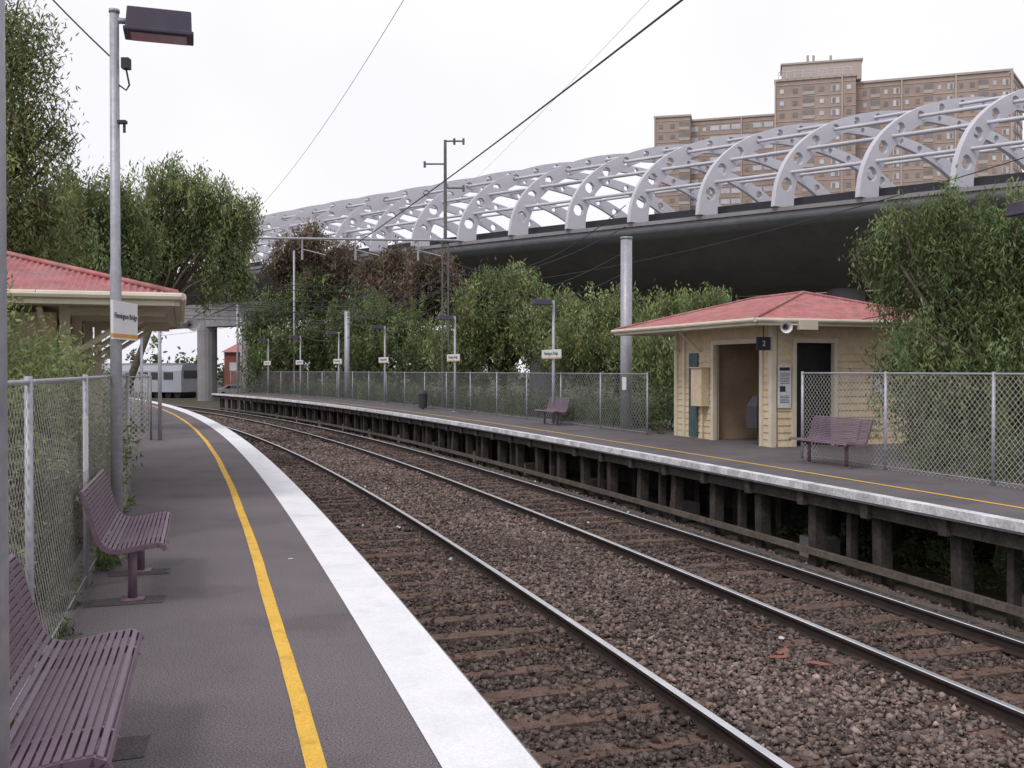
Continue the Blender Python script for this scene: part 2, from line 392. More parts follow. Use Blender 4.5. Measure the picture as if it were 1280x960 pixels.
mb=MB(); mb.tube([pl,pl+UP*2.6,pl+UP*2.65,pl+UP*5.03],[.056,.052,.046,.043],14); mb.tube([pl+UP*5.03,pl+UP*5.06],.05,14)
mb.box(pl+UP*.01,(.11,0,0),(0,.11,0),UP*.012); mb.obj('pole',['galv'],g,True)
lamphead(g,pl+UP*4.96,NRM(6),DIR(6),L=.6,W=.3,H=.23)
mb=MB(); q=pl+UP*4.55+Vector((.11,0,0)); mb.box(q,(.035,0,0),(0,.04,0),UP*.05); mb.tube([q-UP*.05,q-UP*.2+Vector((.03,0,0)),q-UP*.25,q-UP*.2-Vector((.07,0,0)),pl+UP*4.35],.009,6)
mb.box(pl+UP*4.0+Vector((.06,0,0)),(.05,0,0),(0,.03,0),UP*.015); mb.box(pl+UP*3.95+Vector((.09,0,0)),(.01,0,0),(0,.01,0),UP*.05)
mb.obj('junction_box',['cable'],g)
g=group('station_name_sign')
mb=MB(); c=pl+Vector((.075,.02,2.12)); mb.box(c,(.012,0,0),(0,.3,0),UP*.18); mb.obj('panel',['signwhite'],g)
mb=MB(); mb.box(c-UP*.145,(.0145,0,0),(0,.301,0),UP*.018); mb.obj('stripe',['signorange'],g)
mb=MB(); mb.box(c-Vector((.03,0,0)),(.02,0,0),(0,.04,0),UP*.1); mb.obj('bracket',['galv'],g)
text('Flemington Bridge',.075,c+Vector((.0165,0,.04)),(0,1,0),(0,0,1),'signtext',g)
g=group('steel_post'); mb=MB(); mb.tube([(-1.165,2.2,0),(-1.165,2.2,4.6)],.05,20); mb.tube([(-1.165,2.2,4.6),(-1.165,2.2,4.62)],.055,20); mb.box((-1.165,2.2,.01),(.12,0,0),(0,.12,0),(0,0,.01)); mb.obj('post',['galv'],g,True)
def farlamp(s,h=3.8,off=e+2.5,sign=True):
    g=group('street_lamp'); p=PT(s,off,0); mb=MB(); mb.tube([p,p+UP*1.2,p+UP*h],[.055,.05,.04],8); mb.box(p+UP*.01,(.12,0,0),(0,.12,0),UP*.01); mb.obj('pole',['galv'],g,True)
    lamphead(g,p+UP*(h-.05),-NRM(s),DIR(s),L=.6,W=.3,H=.16)
    if sign:
        g2=group('station_name_sign'); d=DIR(s);n=NRM(s); mb=MB(); c=p+UP*2.15-n*.07; mb.box(c,d*.75,n*.012,UP*.14); mb.obj('panel',['signwhite'],g2)
        mb=MB(); mb.box(c-UP*.115,d*.752,n*.0145,UP*.015); mb.obj('stripe',['signorange'],g2)
        mb=MB(); mb.box(c+n*.03,d*.05,n*.02,UP*.08); mb.obj('bracket',['galv'],g2)
        text('Flemington Bridge',.15,c-n*.0165+UP*.02,-d,UP,'signtext',g2)
farlamp(6.5,3.8,e+2.3,False)
for s in (24.6,33.9,43.3,51.0,58.3,65): farlamp(s)
# ---------------- roof helper ----------------
def roof_panel(mb,e0,e1,r0,r1,pitch=.076,amp=.011,m=0):
    e0,e1,r0,r1=map(Vector,(e0,e1,r0,r1)); U=(e1-e0); L=U.length; U.normalize()
    V=(r0-e0); V=V-U*V.dot(U); H=V.length; V.normalize(); Nn=U.cross(V); 
    if Nn.z<0: Nn=-Nn
    a0=(r0-e0).dot(U); a1=(r1-e0).dot(U)
    step=pitch/6; n=int(L/step); prev=None
    for i in range(n+1):
        u=L*i/n; t=1.
        if a0>1e-6: t=min(t,u/a0)
        if L-a1>1e-6: t=min(t,(L-u)/(L-a1))
        t=max(t,0); w=amp*math.sin(2*math.pi*u/pitch)
        a=e0+U*u+Nn*w; b=a+V*H*t
        if prev: mb.quad(prev[0],a,b,prev[1],m)
        prev=(a,b)
def hiproof(g,fr,a0,a1,b0,b1,z0,z1,run=None,runf=None):
    mb=MB(); w=(b1-b0)/2; run=run or w; runf=runf or run; bm=(b0+b1)/2
    c=[fr(a0,b0,z0),fr(a1,b0,z0),fr(a1,b1,z0),fr(a0,b1,z0)]; r=[fr(a0+run,bm,z1),fr(a1-runf,bm,z1)]
    roof_panel(mb,c[0],c[1],r[0],r[1]); roof_panel(mb,c[1],c[2],r[1],r[1]); roof_panel(mb,c[2],c[3],r[1],r[0]); roof_panel(mb,c[3],c[0],r[0],r[0])
    mb.obj('corrugated_roof',['redroof'],g,True)
    mb=MB(); k=UP*.02
    for p,q in ((c[0],r[0]),(c[3],r[0]),(c[1],r[1]),(c[2],r[1]),(r[0],r[1])):
        mb.tube([p+k,q+k],.035,8)
    mb.obj('ridge_capping',['redroof'],g,True)
    mb=MB(); ax=(fr(1,0,0)-fr(0,0,0));ay=(fr(0,1,0)-fr(0,0,0))
    zf=z0-.07
    for off in (b0,b1):
        mb.box(fr((a0+a1)/2,off,zf),ax*((a1-a0)/2),ay*.03,UP*.065)
    for off in (a0,a1):
        mb.box(fr(off,bm,zf),ay*((b1-b0)/2-.031),ax*.03,UP*.065)
    for off in (b0-.06,b1+.06): mb.tube([fr(a0-.05,off,z0-.03),fr(a1+.05,off,z0-.03)],.045,8)
    for off in (a0-.06,a1+.06): mb.tube([fr(off,b0-.05,z0-.03),fr(off,b1+.05,z0-.03)],.045,8)
    mb.box(fr((a0+a1)/2,bm,z0-.1),ax*((a1-a0)/2-.035),ay*((b1-b0)/2-.035),UP*.008)
    mb.obj('fascia_soffit_and_gutter',['cream2'],g)
def wallseg(mb,fr,a0,b0,a1,b1,z0,z1,out,core=.06,mw=0):
    A=fr(a0,b0,0);B=fr(a1,b1,0);O=(fr(out[0],out[1],0)-fr(0,0,0)).normalized(); U=(B-A).normalized(); L=(B-A).length
    mb.box((A+B)/2-O*core+UP*(z0+z1)/2,U*L/2,O*core,UP*(z1-z0)/2,mw)
    n=max(1,round((z1-z0)/.15)); h=(z1-z0)/n
    for i in range(n):
        zb=z0+i*h; zt=zb+h
        p=[A+UP*zb+O*.028,B+UP*zb+O*.028,B+UP*zt+O*.008,A+UP*zt+O*.008]
        mb.quad(*p,mw); mb.quad(A+UP*zb+O*.002,B+UP*zb+O*.002,p[1],p[0],mw)
# ---------------- far station building ----------------
g=group('station_building')
C0=Vector((5.6,21.5,0)); dd=Vector((-.34,.94,0)).normalized(); nn=Vector((dd.y,-dd.x,0))
def fr(a,b,z): return C0+dd*a+nn*b+UP*z
W,Dp=4.1,3.7; ZT=2.62
mb=MB()
o0,o1=.35,2.35
wallseg(mb,fr,0,0,o0,0,0,ZT,(0,-1)); wallseg(mb,fr,o1,0,W,0,0,ZT,(0,-1)); wallseg(mb,fr,o0,0,o1,0,2.25,ZT,(0,-1))
d0,d1=.52,1.6
wallseg(mb,fr,0,0.121,0,d0,0,ZT,(-1,0)); wallseg(mb,fr,0,d1,0,Dp,0,ZT,(-1,0)); wallseg(mb,fr,0,d0,0,d1,2.25,ZT,(-1,0))
wallseg(mb,fr,0.121,Dp,W-.121,Dp,0,ZT,(0,1)); wallseg(mb,fr,W,0.121,W,Dp,0,ZT,(1,0))
mb.obj('weatherboard_walls',['cream'],g)
mb=MB()
for a,b in ((-.01,-.01),(W+.01,-.01),(-.01,Dp+.01)): mb.box(fr(a,b,ZT/2),dd*.06,nn*.06,UP*ZT/2)
for a in (o0,o1): mb.box(fr(a,-.02,1.14),dd*.05,nn*.05,UP*1.14)
mb.box(fr((o0+o1)/2,-.02,2.3),dd*((o1-o0)/2+.05),nn*.055,UP*.05)
for b in (d0,d1): mb.box(fr(-.02,b,1.14),dd*.05,nn*.05,UP*1.14)
mb.box(fr(-.02,(d0+d1)/2,2.3),dd*.055,nn*((d1-d0)/2+.05),UP*.05)
mb.box(fr(W*.9,-.03,1.3),dd*.04,nn*.05,UP*1.3)
mb.obj('timber_trim',['cream2'],g)
mb=MB(); mb.box(fr(1.3,2.2,1.3),dd*1.25,nn*.03,UP*1.3); mb.box(fr(2.62,1.25,1.3),dd*.04,nn*1.1,UP*1.3)
for k in range(16): mb.box(fr(.1+k*.16,2.155,1.3),dd*.072,nn*.012,UP*1.3)
mb.box(fr(2.0,1.9,.45),dd*.5,nn*.22,UP*.03)
mb.obj('waiting_area_lining',['tan'],g)
mb=MB(); mb.box(fr(.22,1.1,1.25),dd*.03,nn*.9,UP*1.25); mb.obj('doorway_shade_panel',['dark'],g)  # near-black panel behind the open doorway stands in for the unlit room
mb=MB(); mb.box(fr(3.25,-.035,1.05),dd*.2,nn*.025,UP*1.02); mb.obj('side_door',['teal'],g)
mb=MB(); mb.box(fr(2.78,-.14,1.25),dd*.24,nn*.11,UP*.46); mb.box(fr(2.78,-.15,1.715),dd*.26,nn*.14,UP*.012); mb.tube([fr(2.76,-.1,0),fr(2.76,-.1,.9)],.03,8); mb.obj('meter_box',['cream'],g,bevel=.008)
mb=MB(); mb.box(fr(.65,.1,.62),dd*.2,nn*.2,UP*.24);mb.hexa([fr(.45,-.1,.86),fr(.85,-.1,.86),fr(.85,.3,.86),fr(.45,.3,.86)],[fr(.55,0,1.08),fr(.75,0,1.08),fr(.75,.25,1.08),fr(.55,.25,1.08)]); mb.tube([fr(.65,.1,0),fr(.65,.1,.4)],.04,8); mb.obj('ticket_machine',['cable'],g)
mb=MB(); mb.box(fr(-.045,.27,1.3),dd*.008,nn*.17,UP*.46); mb.box(fr(-.05,2.75,1.35),dd*.008,nn*.1,UP*.25); mb.obj('posters',['poster'],g)
mb=MB(); mb.box(fr(-.055,.27,1.68),dd*.004,nn*.13,UP*.035); mb.box(fr(-.055,.22,1.25),dd*.004,nn*.07,UP*.06)
for k in range(7): mb.box(fr(-.055,.27,1.58-k*.035),dd*.003,nn*.12,UP*.005)
for k in range(5): mb.box(fr(-.055,.27,1.1-k*.035),dd*.003,nn*.12,UP*.005)
mb.obj('poster_print',['signblue'],g)
mb=MB(); mb.box(fr(-.1,-.3,2.22),dd*.02,nn*.17,UP*.14); mb.tube([fr(-.1,-.3,2.36),fr(-.1,-.3,2.6)],.012,6); mb.obj('platform_number_board',['signblue'],g)
text('2',.16,fr(-.125,-.3,2.22),nn,UP,'signwhite',g,'platform_number')
def horn(g,p,dirv,r=.13,l=.28,mk='signwhite'):
    dirv=Vector(dirv).normalized(); mb=MB(); mb.tube([p,p+dirv*l*.3,p+dirv*l*.7,p+dirv*l],[r*.45,r*.45,r*.7,r],14,cap=False)
    mb.tube([p+dirv*l,p+dirv*(l+.015)],[r,r*1.05],14,cap=False); mb.tube([p-dirv*.1,p],[r*.4,r*.45],14); mb.obj('horn_bell',[mk],g,True)
    mb=MB(); mb.tube([p,p+dirv*l*.75],[r*.3,r*.15],10); mb.obj('horn_core',['cable'],g,True)
horn(g,fr(-.72,-.2,2.55),-dd*.8-nn*.4+UP*-.05,.12,.22)
mb=MB(); mb.box(fr(-.73,.35,2.6),dd*.07,nn*.22,UP*.1); mb.tube([fr(-.73,.1,2.6),fr(-.72,-.2,2.6)],.02,6); mb.obj('speaker_box',['cream2'],g)
hiproof(g,fr,-.65,W+1.9,-.85,Dp+1.1,2.72,3.48,run=2.3,runf=2.3)
mb=MB()
for a in (W-.1,W/2+.9): mb.tube([fr(a,-.03,2.1),fr(a,-.62,2.58)],.03,6)
mb.obj('eave_brackets',['cream2'],g)
# ---------------- near (left) shelter ----------------
g=group('platform_shelter')
C1=PT(8.5,-1.6,0); d1_=DIR(11); n1_=-NRM(11)
def fr1(a,b,z): return C1+d1_*a+n1_*b+UP*z
hiproof(g,fr1,0,6.6,0,5.2,2.54,3.3)
mb=MB()
wallseg(mb,fr1,.9,1.4,.9,4.6,0,2.35,(-1,0)); wallseg(mb,fr1,1.021,4.6,6.0,4.6,0,2.35,(0,1)); wallseg(mb,fr1,6.0,1.4,6.0,4.479,0,2.35,(1,0)); wallseg(mb,fr1,1.03,1.4,2.2,1.4,0,2.35,(0,-1)); wallseg(mb,fr1,4.2,1.4,5.87,1.4,0,2.35,(0,-1))
mb.obj('weatherboard_walls',['cream'],g)
mb=MB()
for a in (.9,2.4,4.2,6.0):
    mb.tube([fr1(a,1.35,1.75),fr1(a,.45,2.36)],.04,6); mb.box(fr1(a,1.3,1.25),d1_*.055,n1_*.055,UP*1.25); mb.box(fr1(a,.75,2.37),d1_*.04,n1_*.6,UP*.045)
for b in (1.5,2.4,3.4,4.4):
    mb.tube([fr1(.85,b,1.9),fr1(.2,b,2.36)],.035,6)
mb.obj('brackets_and_posts',['cream2'],g)
horn(g,fr1(1.6,-.08,2.25),-d1_*.75-n1_*.45,.085,.22)
g=group('speaker_pole'); p=PT(21.2,-1.9); mb=MB(); mb.tube([p,p+UP*3.1],[.05,.04],8); mb.obj('pole',['galv'],g,True); horn(g,p+UP*3.0+Vector((.05,-.1,0)),Vector((.3,-1,0)),.17,.3)
g=group('steel_post'); p=PT(24.5,-2.3); mb=MB(); mb.tube([p,p+UP*2.6],[.04,.035],8); mb.tube([p+UP*2.6,p+UP*2.62],[.045,.045],8); mb.obj('post',['galv'],g,True)
# ---------------- elevated freeway with sound tube ----------------
Q=[(60,21),(48,31),(35,40.6),(22.6,50.4),(9.5,61),(-3.1,71.2),(-13,80),(-22,88),(-33.8,99.6),(-46,112.5),(-58,126),(-70,141)]
Q=[Vector((a,b,0)) for a,b in Q]; pts=[]
for i in range(1,len(Q)-2):
    for k in range(20):
        t=k/20; a,b,c,d=Q[i-1],Q[i],Q[i+1],Q[i+2]
        pts.append(.5*((2*b)+(c-a)*t+(2*a-5*b+4*c-d)*t*t+(-a+3*b-3*c+d)*t**3))
al=[0]
for i in range(1,len(pts)): al.append(al[-1]+(pts[i]-pts[i-1]).length)
bx_=[p.x for p in pts];by_=[p.y for p in pts]
def BP(l):
    p=Vector((np.interp(l,al,bx_),np.interp(l,al,by_),0)); q=Vector((np.interp(l+.5,al,bx_),np.interp(l+.5,al,by_),0)); r=Vector((np.interp(l-.5,al,bx_),np.interp(l-.5,al,by_),0))
    t=(q-r).normalized(); return p,t,Vector((t.y,-t.x,0))
BL=al[-1]-1
g=group('elevated_freeway_bridge')
ZD=EYE+9
prof=[(-.3,ZD+.1),(-.3,ZD-.55),(.6,ZD-.9),(3,ZD-1.9),(6,ZD-3.0),(8.5,ZD-3.6),(11,ZD-3.8),(14,ZD-3.6),(17,ZD-2.8),(20,ZD-1.7),(22.4,ZD-.8),(23.3,ZD-.55),(23.3,ZD+.1)]
def bsweep(mb,prof,l0,l1,dl,m=0,closed=True):
    ls=np.arange(l0,l1,dl); n=len(prof); base=len(mb.v)
    for l in ls:
        p,t,q=BP(l)
        for a,z in prof: mb.v.append(tuple(p+q*a+UP*z))
    for i in range(len(ls)-1):
        for k in range(n if closed else n-1):
            k2=(k+1)%n; mb.f.append((base+i*n+k,base+i*n+k2,base+(i+1)*n+k2,base+(i+1)*n+k)); mb.m.append(m)
mb=MB(); bsweep(mb,prof,0.6,BL,2.5); o=mb.obj('box_girder_deck',['concdark'],g,True)
mb=MB(); bsweep(mb,[(-.42,ZD+.12),(-.42,ZD-.1),(-.31,ZD-.1),(-.31,ZD+.12)],.6,BL,2.5); mb.obj('deck_edge_beam',['pier'],g)
mb=MB(); bsweep(mb,[(1.6,ZD+.9),(1.6,ZD+.1),(1.9,ZD+.1),(1.9,ZD+.9)],.6,BL,2.5);bsweep(mb,[(21.2,ZD+1.1),(21.2,ZD+.1),(21.5,ZD+.1),(21.5,ZD+1.1)],.6,BL,2.5); mb.obj('traffic_barrier',['cable'],g)
AH=6.35
def arch(t):
    a=math.pi*t; return 12-12*math.cos(a), AH*max(math.sin(a),0)**.9
NA=60; cps=[Vector((arch(i/NA)[0],0,arch(i/NA)[1])) for i in range(NA+1)]
cl=[0]
for i in range(NA): cl.append(cl[-1]+(cps[i+1]-cps[i]).length)
def catp(l):
    return Vector((np.interp(l,cl,[c.x for c in cps]),0,np.interp(l,cl,[c.z for c in cps])))
LT=cl[-1]; cells=34; cw=LT/cells; mbr=MB()
def width(l):
    u=abs(l-LT/2)/(LT/2); return .55+.85*u**1.6
def loc(l,w):
    p=catp(l); t=(catp(min(l+.1,LT))-catp(max(l-.1,0))).normalized(); nrm=Vector((t.z,0,-t.x)); return p+nrm*(w*width(l)/2)*-1
for c in range(cells):
    l0=c*cw;l1=(c+1)*cw;lm=(l0+l1)/2
    hole=(c%2==1) 
    if not hole:
        for k in range(2):
            a=l0+cw*k/2;b=l0+cw*(k+1)/2; mbr.quad(loc(a,-1),loc(b,-1),loc(b,1),loc(a,1))
    else:
        rl=min(cw*.46,width(lm)*.33)
        ring=[]
        for k in range(8):
            an=math.pi/8+k*math.pi/4
            ring.append(loc(lm+rl*math.cos(an),rl*math.sin(an)/(width(lm)/2)))
        oc=[(1,.4),(.4,1),(-.4,1),(-1,.4),(-1,-.4),(-.4,-1),(.4,-1),(1,-.4)]
        outer=[loc(lm+a*cw/2,b) for a,b in oc]; crn=[loc(lm+cw/2,1),loc(lm-cw/2,1),loc(lm-cw/2,-1),loc(lm+cw/2,-1)]
        for k in range(8):
            k2=(k+1)%8; mbr.quad(outer[k],outer[k2],ring[k2],ring[k])
        for j,(k,k2) in enumerate(((0,1),(2,3),(4,5),(6,7))): mbr.poly([outer[k],crn[j],outer[k2]])
ribo=mbr.obj('arch_rib',['tubewhite'],g); rib=ribo.data
bm=bmesh.new(); bm.from_mesh(rib); bmesh.ops.remove_doubles(bm,verts=bm.verts,dist=1e-4); bmesh.ops.recalc_face_normals(bm,faces=bm.faces); bm.to_mesh(rib); bm.free()
bpy.data.objects.remove(ribo)
SK=math.radians(-24)
def rpt(l,x,z):
    p,t,q=BP(l); ca,sa=math.cos(SK),math.sin(SK); v=Vector((q.x*ca-q.y*sa,q.x*sa+q.y*ca,0)); return p+v*x+UP*(ZD+.15+z)
sp=4.75; nr=int((BL-2)/sp)
best=min(range(len(pts)),key=lambda i:(pts[i]-Vector((22.6,50.4,0))).length); l_ref=al[best]; ph=l_ref%sp
ribls=[ph+sp*i for i in range(nr+1) if ph+sp*i<BL-1]
for l in ribls:
    p,t,q=BP(l); ang=math.atan2(q.y,q.x)+SK
    o=bpy.data.objects.new('arch_rib',rib); COL.objects.link(o); o.location=(p.x,p.y,ZD+.15); o.rotation_euler=(0,0,ang); o.parent=g
    m=o.modifiers.new('s','SOLIDIFY'); m.thickness=.32; m.offset=0
mb=MB()
for t in (.09,.17,.26,.36,.47,.58,.70,.82,.92):
    x,z=arch(t)
    mb.tube([rpt(l,x,z) for l in np.arange(ribls[0],ribls[-1],2.4)],.105,6)
mb.obj('longitudinal_tubes',['tubewhite'],g,True)
mb=MB()
for x,y in ((-30,98.5),(-24.2,93.5)):
    mb.tube([(x,y,-1.4),(x,y,7.4)],[.95,.95],16)
for l in (l_ref-10,l_ref+10,l_ref+35):
    p,t,q=BP(l); mb.tube([p+q*11-UP*1.4,p+q*11+UP*7.1],1.2,16)
mb.box((-28,97.5,7.0),(5.5,-3.9,0),(.6,.85,0),(0,0,1.1))
mb.obj('piers',['pier'],g,False)
mb=MB(); mb.box((20,84,7.0),(34,-22,0),(2,3,0),(0,0,.6)); mb.box((22,86,5.3),(34,-22,0),(.3,.4,0),(0,0,.12)); mb.obj('rear_ramp_beam',['pier'],g)
# ---------------- tower block ----------------
g=group('apartment_tower')
def px(x,D,z=0): return Vector(((x-640)/1250*D,D,z))
mbw=MB();mbs=MB();mbl=MB();mbd=MB()
H0=EYE+68
def facade(p,q,zt,depth,bays,seed,mode=0):
    r=random.Random(seed); u=(q-p); L=u.length; u.normalize(); out=Vector((u.y,-u.x,0)); 
    if out.y>0: out=-out
    mid=(p+q)/2-out*depth/2
    mbw.box(mid+UP*(zt/2),u*L/2,out*depth/2,UP*zt/2)
    bw=L/bays; fh=2.85
    z=zt-1.0
    while z>24:
        mbs.box((p+q)/2+out*.05+UP*z,u*(L/2),out*.06,UP*.07)
        for i in range(bays):
            c=p+u*(bw*(i+.5))+UP*(z-1.4)
            k=r.random()
            if mode==1 and i%4!=1:
                mbl.box(c+out*.03+UP*.2,u*bw*.42,out*.06,UP*.65)
            elif i%5==2:
                mbd.box(c+out*.03,u*bw*.44,out*.05,UP*1.0)
                mbs.box(c+out*.12-UP*.75,u*bw*.46,out*.05,UP*.4)
            elif i%5==4:
                mbl.box(c+out*.03,u*bw*.30,out*.06,UP*.7)
                mbd.box(c+out*.06+u*bw*.1*(1 if k<.5 else -1),u*bw*.12,out*.06,UP*.6)
            elif k<.3:
                mbl.box(c+out*.03,u*bw*.16,out*.06,UP*.5)
            else:
                mbd.box(c+out*.03,u*bw*.18,out*.06,UP*.55)
        z-=fh
    for i in range(0,bays+1,5):
        mbs.box(p+u*(bw*i)+out*.15+UP*(zt/2),u*.18,out*.16,UP*zt/2)
    mbs.box((p+q)/2-out*depth/2+UP*(zt+.25),u*(L/2+.3),out*(depth/2+.3),UP*.25)
facade(px(1060,239),px(1262,228),H0,14,15,1)
facade(px(1262.5,228),px(1276,240),H0-.6,6,4,2)
facade(px(968,239),px(1068,234),H0+.6,16,6,3)
facade(px(860,273),px(980,265.5),H0-.4,12,9,4,1)
facade(px(818,271),px(862,269),H0+.1,12,3,5)
mbw.obj('walls',['brickbrown'],g); mbs.obj('floor_slabs_and_columns',['slab'],g); mbl.obj('light_windows',['winlight'],g); mbd.obj('dark_windows',['windark'],g)
mb=MB(); c=px(1024,243,H0+3.0); mb.box(c,(8.8,-2.2,0),(1,4,0),(0,0,2.2)); mb.box(c+UP*2.4,(9.1,-2.3,0),(1.1,4.3,0),(0,0,.2))
for dx in (-4,-2.6,1.5): mb.tube([c+Vector((dx,-3,2.3)),c+Vector((dx,-3,4.2))],.3,8)
mb.obj('lift_motor_room',['slab'],g)
mb=MB(); 
for k in range(10): mb.tube([px(972+k*10,238-k*.5,H0+1.0),px(972+k*10,238-k*.5,H0+2.6)],.09,5)
mb.tube([px(972,238,H0+2.6),px(1064,233.5,H0+2.6)],.1,5); mb.tube([px(972,238,H0+1.9),px(1064,233.5,H0+1.9)],.08,5); mb.obj('roof_railing',['tubewhite'],g)
# ---------------- foliage ----------------
def foliage(blobs,n,ll,lw,cr,matk,parent,seed,name='leaf_crown',droop=.7,perclump=55,ab=.5):
    r=np.random.default_rng(seed); B=np.array(blobs,float); vol=(B[:,3]*B[:,4]*B[:,5])**.8; vol/=vol.sum()
    nc=max(4,n//perclump); bi=r.choice(len(B),nc,p=vol); dv=r.normal(size=(nc,3)); dv/=np.linalg.norm(dv,axis=1)[:,None]
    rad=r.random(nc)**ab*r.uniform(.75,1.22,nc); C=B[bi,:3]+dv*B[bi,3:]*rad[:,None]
    br=r.uniform(.5,1.4,nc)*(.9+.3*dv[:,2]*rad)*(.65+.4*rad)  # shade painted into leaf colour: brighter at crown tops, darker inside
    hue=r.uniform(-.1,.16,nc)
    ci=r.integers(0,nc,n); off=r.normal(size=(n,3))*cr*r.uniform(.3,1.1,(n,1))*np.array([.75,.75,.8]); 
    hang=r.random(n)**1.3*cr*2.9*droop
    P=C[ci]+off*(1-.45*droop); P[:,2]-=hang
    ax=r.normal(size=(n,3)); ax[:,2]=ax[:,2]*(1-droop)-droop*1.6; ax/=np.linalg.norm(ax,axis=1)[:,None]
    sd=np.cross(ax,r.normal(size=(n,3))); sd/=np.linalg.norm(sd,axis=1)[:,None]
    l=ll*r.uniform(.6,1.3,n)[:,None]; w=lw*r.uniform(.6,1.3,n)[:,None]
    V=np.stack([P-ax*l*.5,P+sd*w*.5,P+ax*l*.5,P-sd*w*.5],1).reshape(-1,3); F=np.arange(4*n).reshape(-1,4)
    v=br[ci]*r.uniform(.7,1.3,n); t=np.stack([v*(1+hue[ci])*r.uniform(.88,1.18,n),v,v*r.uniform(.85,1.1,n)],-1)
    V[:,2]=np.maximum(V[:,2],-1.33)
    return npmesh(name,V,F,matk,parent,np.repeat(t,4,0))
def trunk(parent,base,blobs,r0,seed,name='trunk_and_limbs'):
    rr=random.Random(seed); mb=MB(); base=Vector(base); top=Vector((0,0,0))
    for b in blobs: top+=Vector(b[:3])
    top/=len(blobs); fork=base.lerp(Vector((top.x,top.y,top.z)),.45); fork.z=base.z+(top.z-base.z)*.5
    mid=base.lerp(fork,.5)+Vector((rr.uniform(-.15,.15),rr.uniform(-.15,.15),0)); mb.tube([base,mid,fork],[r0,r0*.8,r0*.65],9)
    for b in blobs:
        for k in range(3):
            e_=Vector(b[:3])+Vector((rr.uniform(-.7,.7)*b[3],rr.uniform(-.7,.7)*b[4],rr.uniform(-.2,.6)*b[5])); m=fork.lerp(e_,.5)+Vector((rr.uniform(-.3,.3),rr.uniform(-.3,.3),rr.uniform(0,.4)))
            mb.tube([fork,m,e_],[r0*.42,r0*.25,r0*.06],6)
    mb.obj(name,['bark'],parent,True)
def tree(name,base,blobs,n,ll,lw,cr,mk,seed,r0=.2,droop=.7,**k):
    g=group(name); trunk(g,base,blobs,r0,seed); foliage(blobs,n,ll,lw,cr,mk,g,seed,droop=droop,**k); return g
def pb(x,y,D,rx,rz):
    return ((x-640)/1250*D,D,EYE+(463-y)/1250*D,rx,rx*.9,rz)
tree('pepper_tree',(-10.5,17,-.1),[pb(25,150,16,.8,.9),pb(35,75,16,.65,.8),pb(10,20,16,.8,.7),pb(70,160,16.5,.5,.5),pb(0,230,16,1.2,.9),pb(50,250,17,1.0,.8),pb(30,300,17,1.3,.7),pb(-60,120,17,1.4,1.8)],36000,.12,.028,.3,'leafl',11,.16,ab=.65)
tree('pepper_tree',(-13,26,-.1),[pb(100,235,26,.9,.8),pb(70,270,26,1.2,1.0),pb(130,275,27,1.1,1.0),pb(150,240,27,.8,.7),pb(90,330,26.5,1.9,1.1),pb(170,300,27,.8,1.0)],26000,.18,.045,.4,'leaf',12,.2)
tree('pepper_tree',(-14.2,36,-.1),[pb(215,225,36,1.1,.8),pb(260,245,36,1.1,.9),pb(300,262,36,.7,.8),pb(180,265,36.5,1.2,1.0),pb(235,285,36.5,1.3,1.0),pb(285,300,36,.9,1.0),pb(300,335,36,.45,.8),pb(262,335,36.3,.6,.8),pb(170,310,36,1.2,.9),pb(205,330,36.5,.7,.8)],38000,.2,.05,.36,'leafl',13,.17,droop=.9)
tree('climbing_shrub',PT(2,-3.4,-.1),[(-4.9,9.0,1.5,.9,1.2,.85),(-4.3,7.6,1.0,.7,1.0,.8),(-5.2,10.6,1.4,.9,1.1,.75),(-4.5,10.2,.9,.55,.8,.6),(-6.4,10.4,2.2,.8,.8,.7),(-5.1,9.6,2.3,.35,.5,.5)],38000,.075,.022,.2,'leafl',14,.06,droop=.45)
bl=[tuple(PT(s,-2.75,.45))+(.3,.6,.65) for s in np.arange(-2.5,10,1.0)]
g=group('hedge'); foliage(bl,60000,.07,.02,.14,'leafg',g,15,droop=.3,name='hedge_leaves'); 
bl=[tuple(PT(s,-2.2-random.uniform(0,.06),.02))+(.1,.3,.07) for s in np.arange(-2,9.5,.8)]+[tuple(PT(5.2,-2.1,.05))+(.12,.4,.14)]
g=group('fence_weeds'); foliage(bl,6500,.06,.014,.07,'leaf',g,16,droop=0.1,name='weed_leaves')
bl=[tuple(PT(s,-4.2,.9))+(1.2,1.5,1.2) for s in np.arange(19,60,3.)]
g=group('hedge'); foliage(bl,26000,.18,.06,.4,'leafd',g,17,droop=.5,name='hedge_leaves')
tree('casuarina_tree',(-15,76,-1.3),[pb(360,325,74,1.8,2.2),pb(385,300,73,1.7,1.4),pb(425,320,73,1.7,1.8),pb(400,345,73,2.2,2.0)],20000,.32,.1,.6,'leafb',21,.3,ab=.65)
tree('casuarina_tree',(-8,68,-1.3),[pb(470,345,68,1.9,1.8),pb(500,328,68,1.8,1.4),pb(540,335,66,1.9,1.6),pb(520,365,67,3.0,1.7),pb(560,355,66,1.3,1.4)],26000,.3,.1,.6,'leafb',22,.3,ab=.65)
tree('pepper_tree',(-17,74,-1.3),[pb(330,400,73,1.6,2.2),pb(360,375,73,2.0,1.9),pb(395,370,72,2.0,2.2),pb(340,440,72,2.4,2),pb(420,420,71,2.6,2.2),pb(380,430,71,2.6,2.2)],32000,.3,.09,.55,'leaf',31,.2)
tree('pepper_tree',(-10,64,-1.3),[pb(455,400,63,2.2,2.2),pb(505,405,62,2.2,1.9),pb(465,440,61,2.4,1.8),pb(545,430,58,2.2,1.8)],26000,.28,.085,.5,'leaf',32,.2)
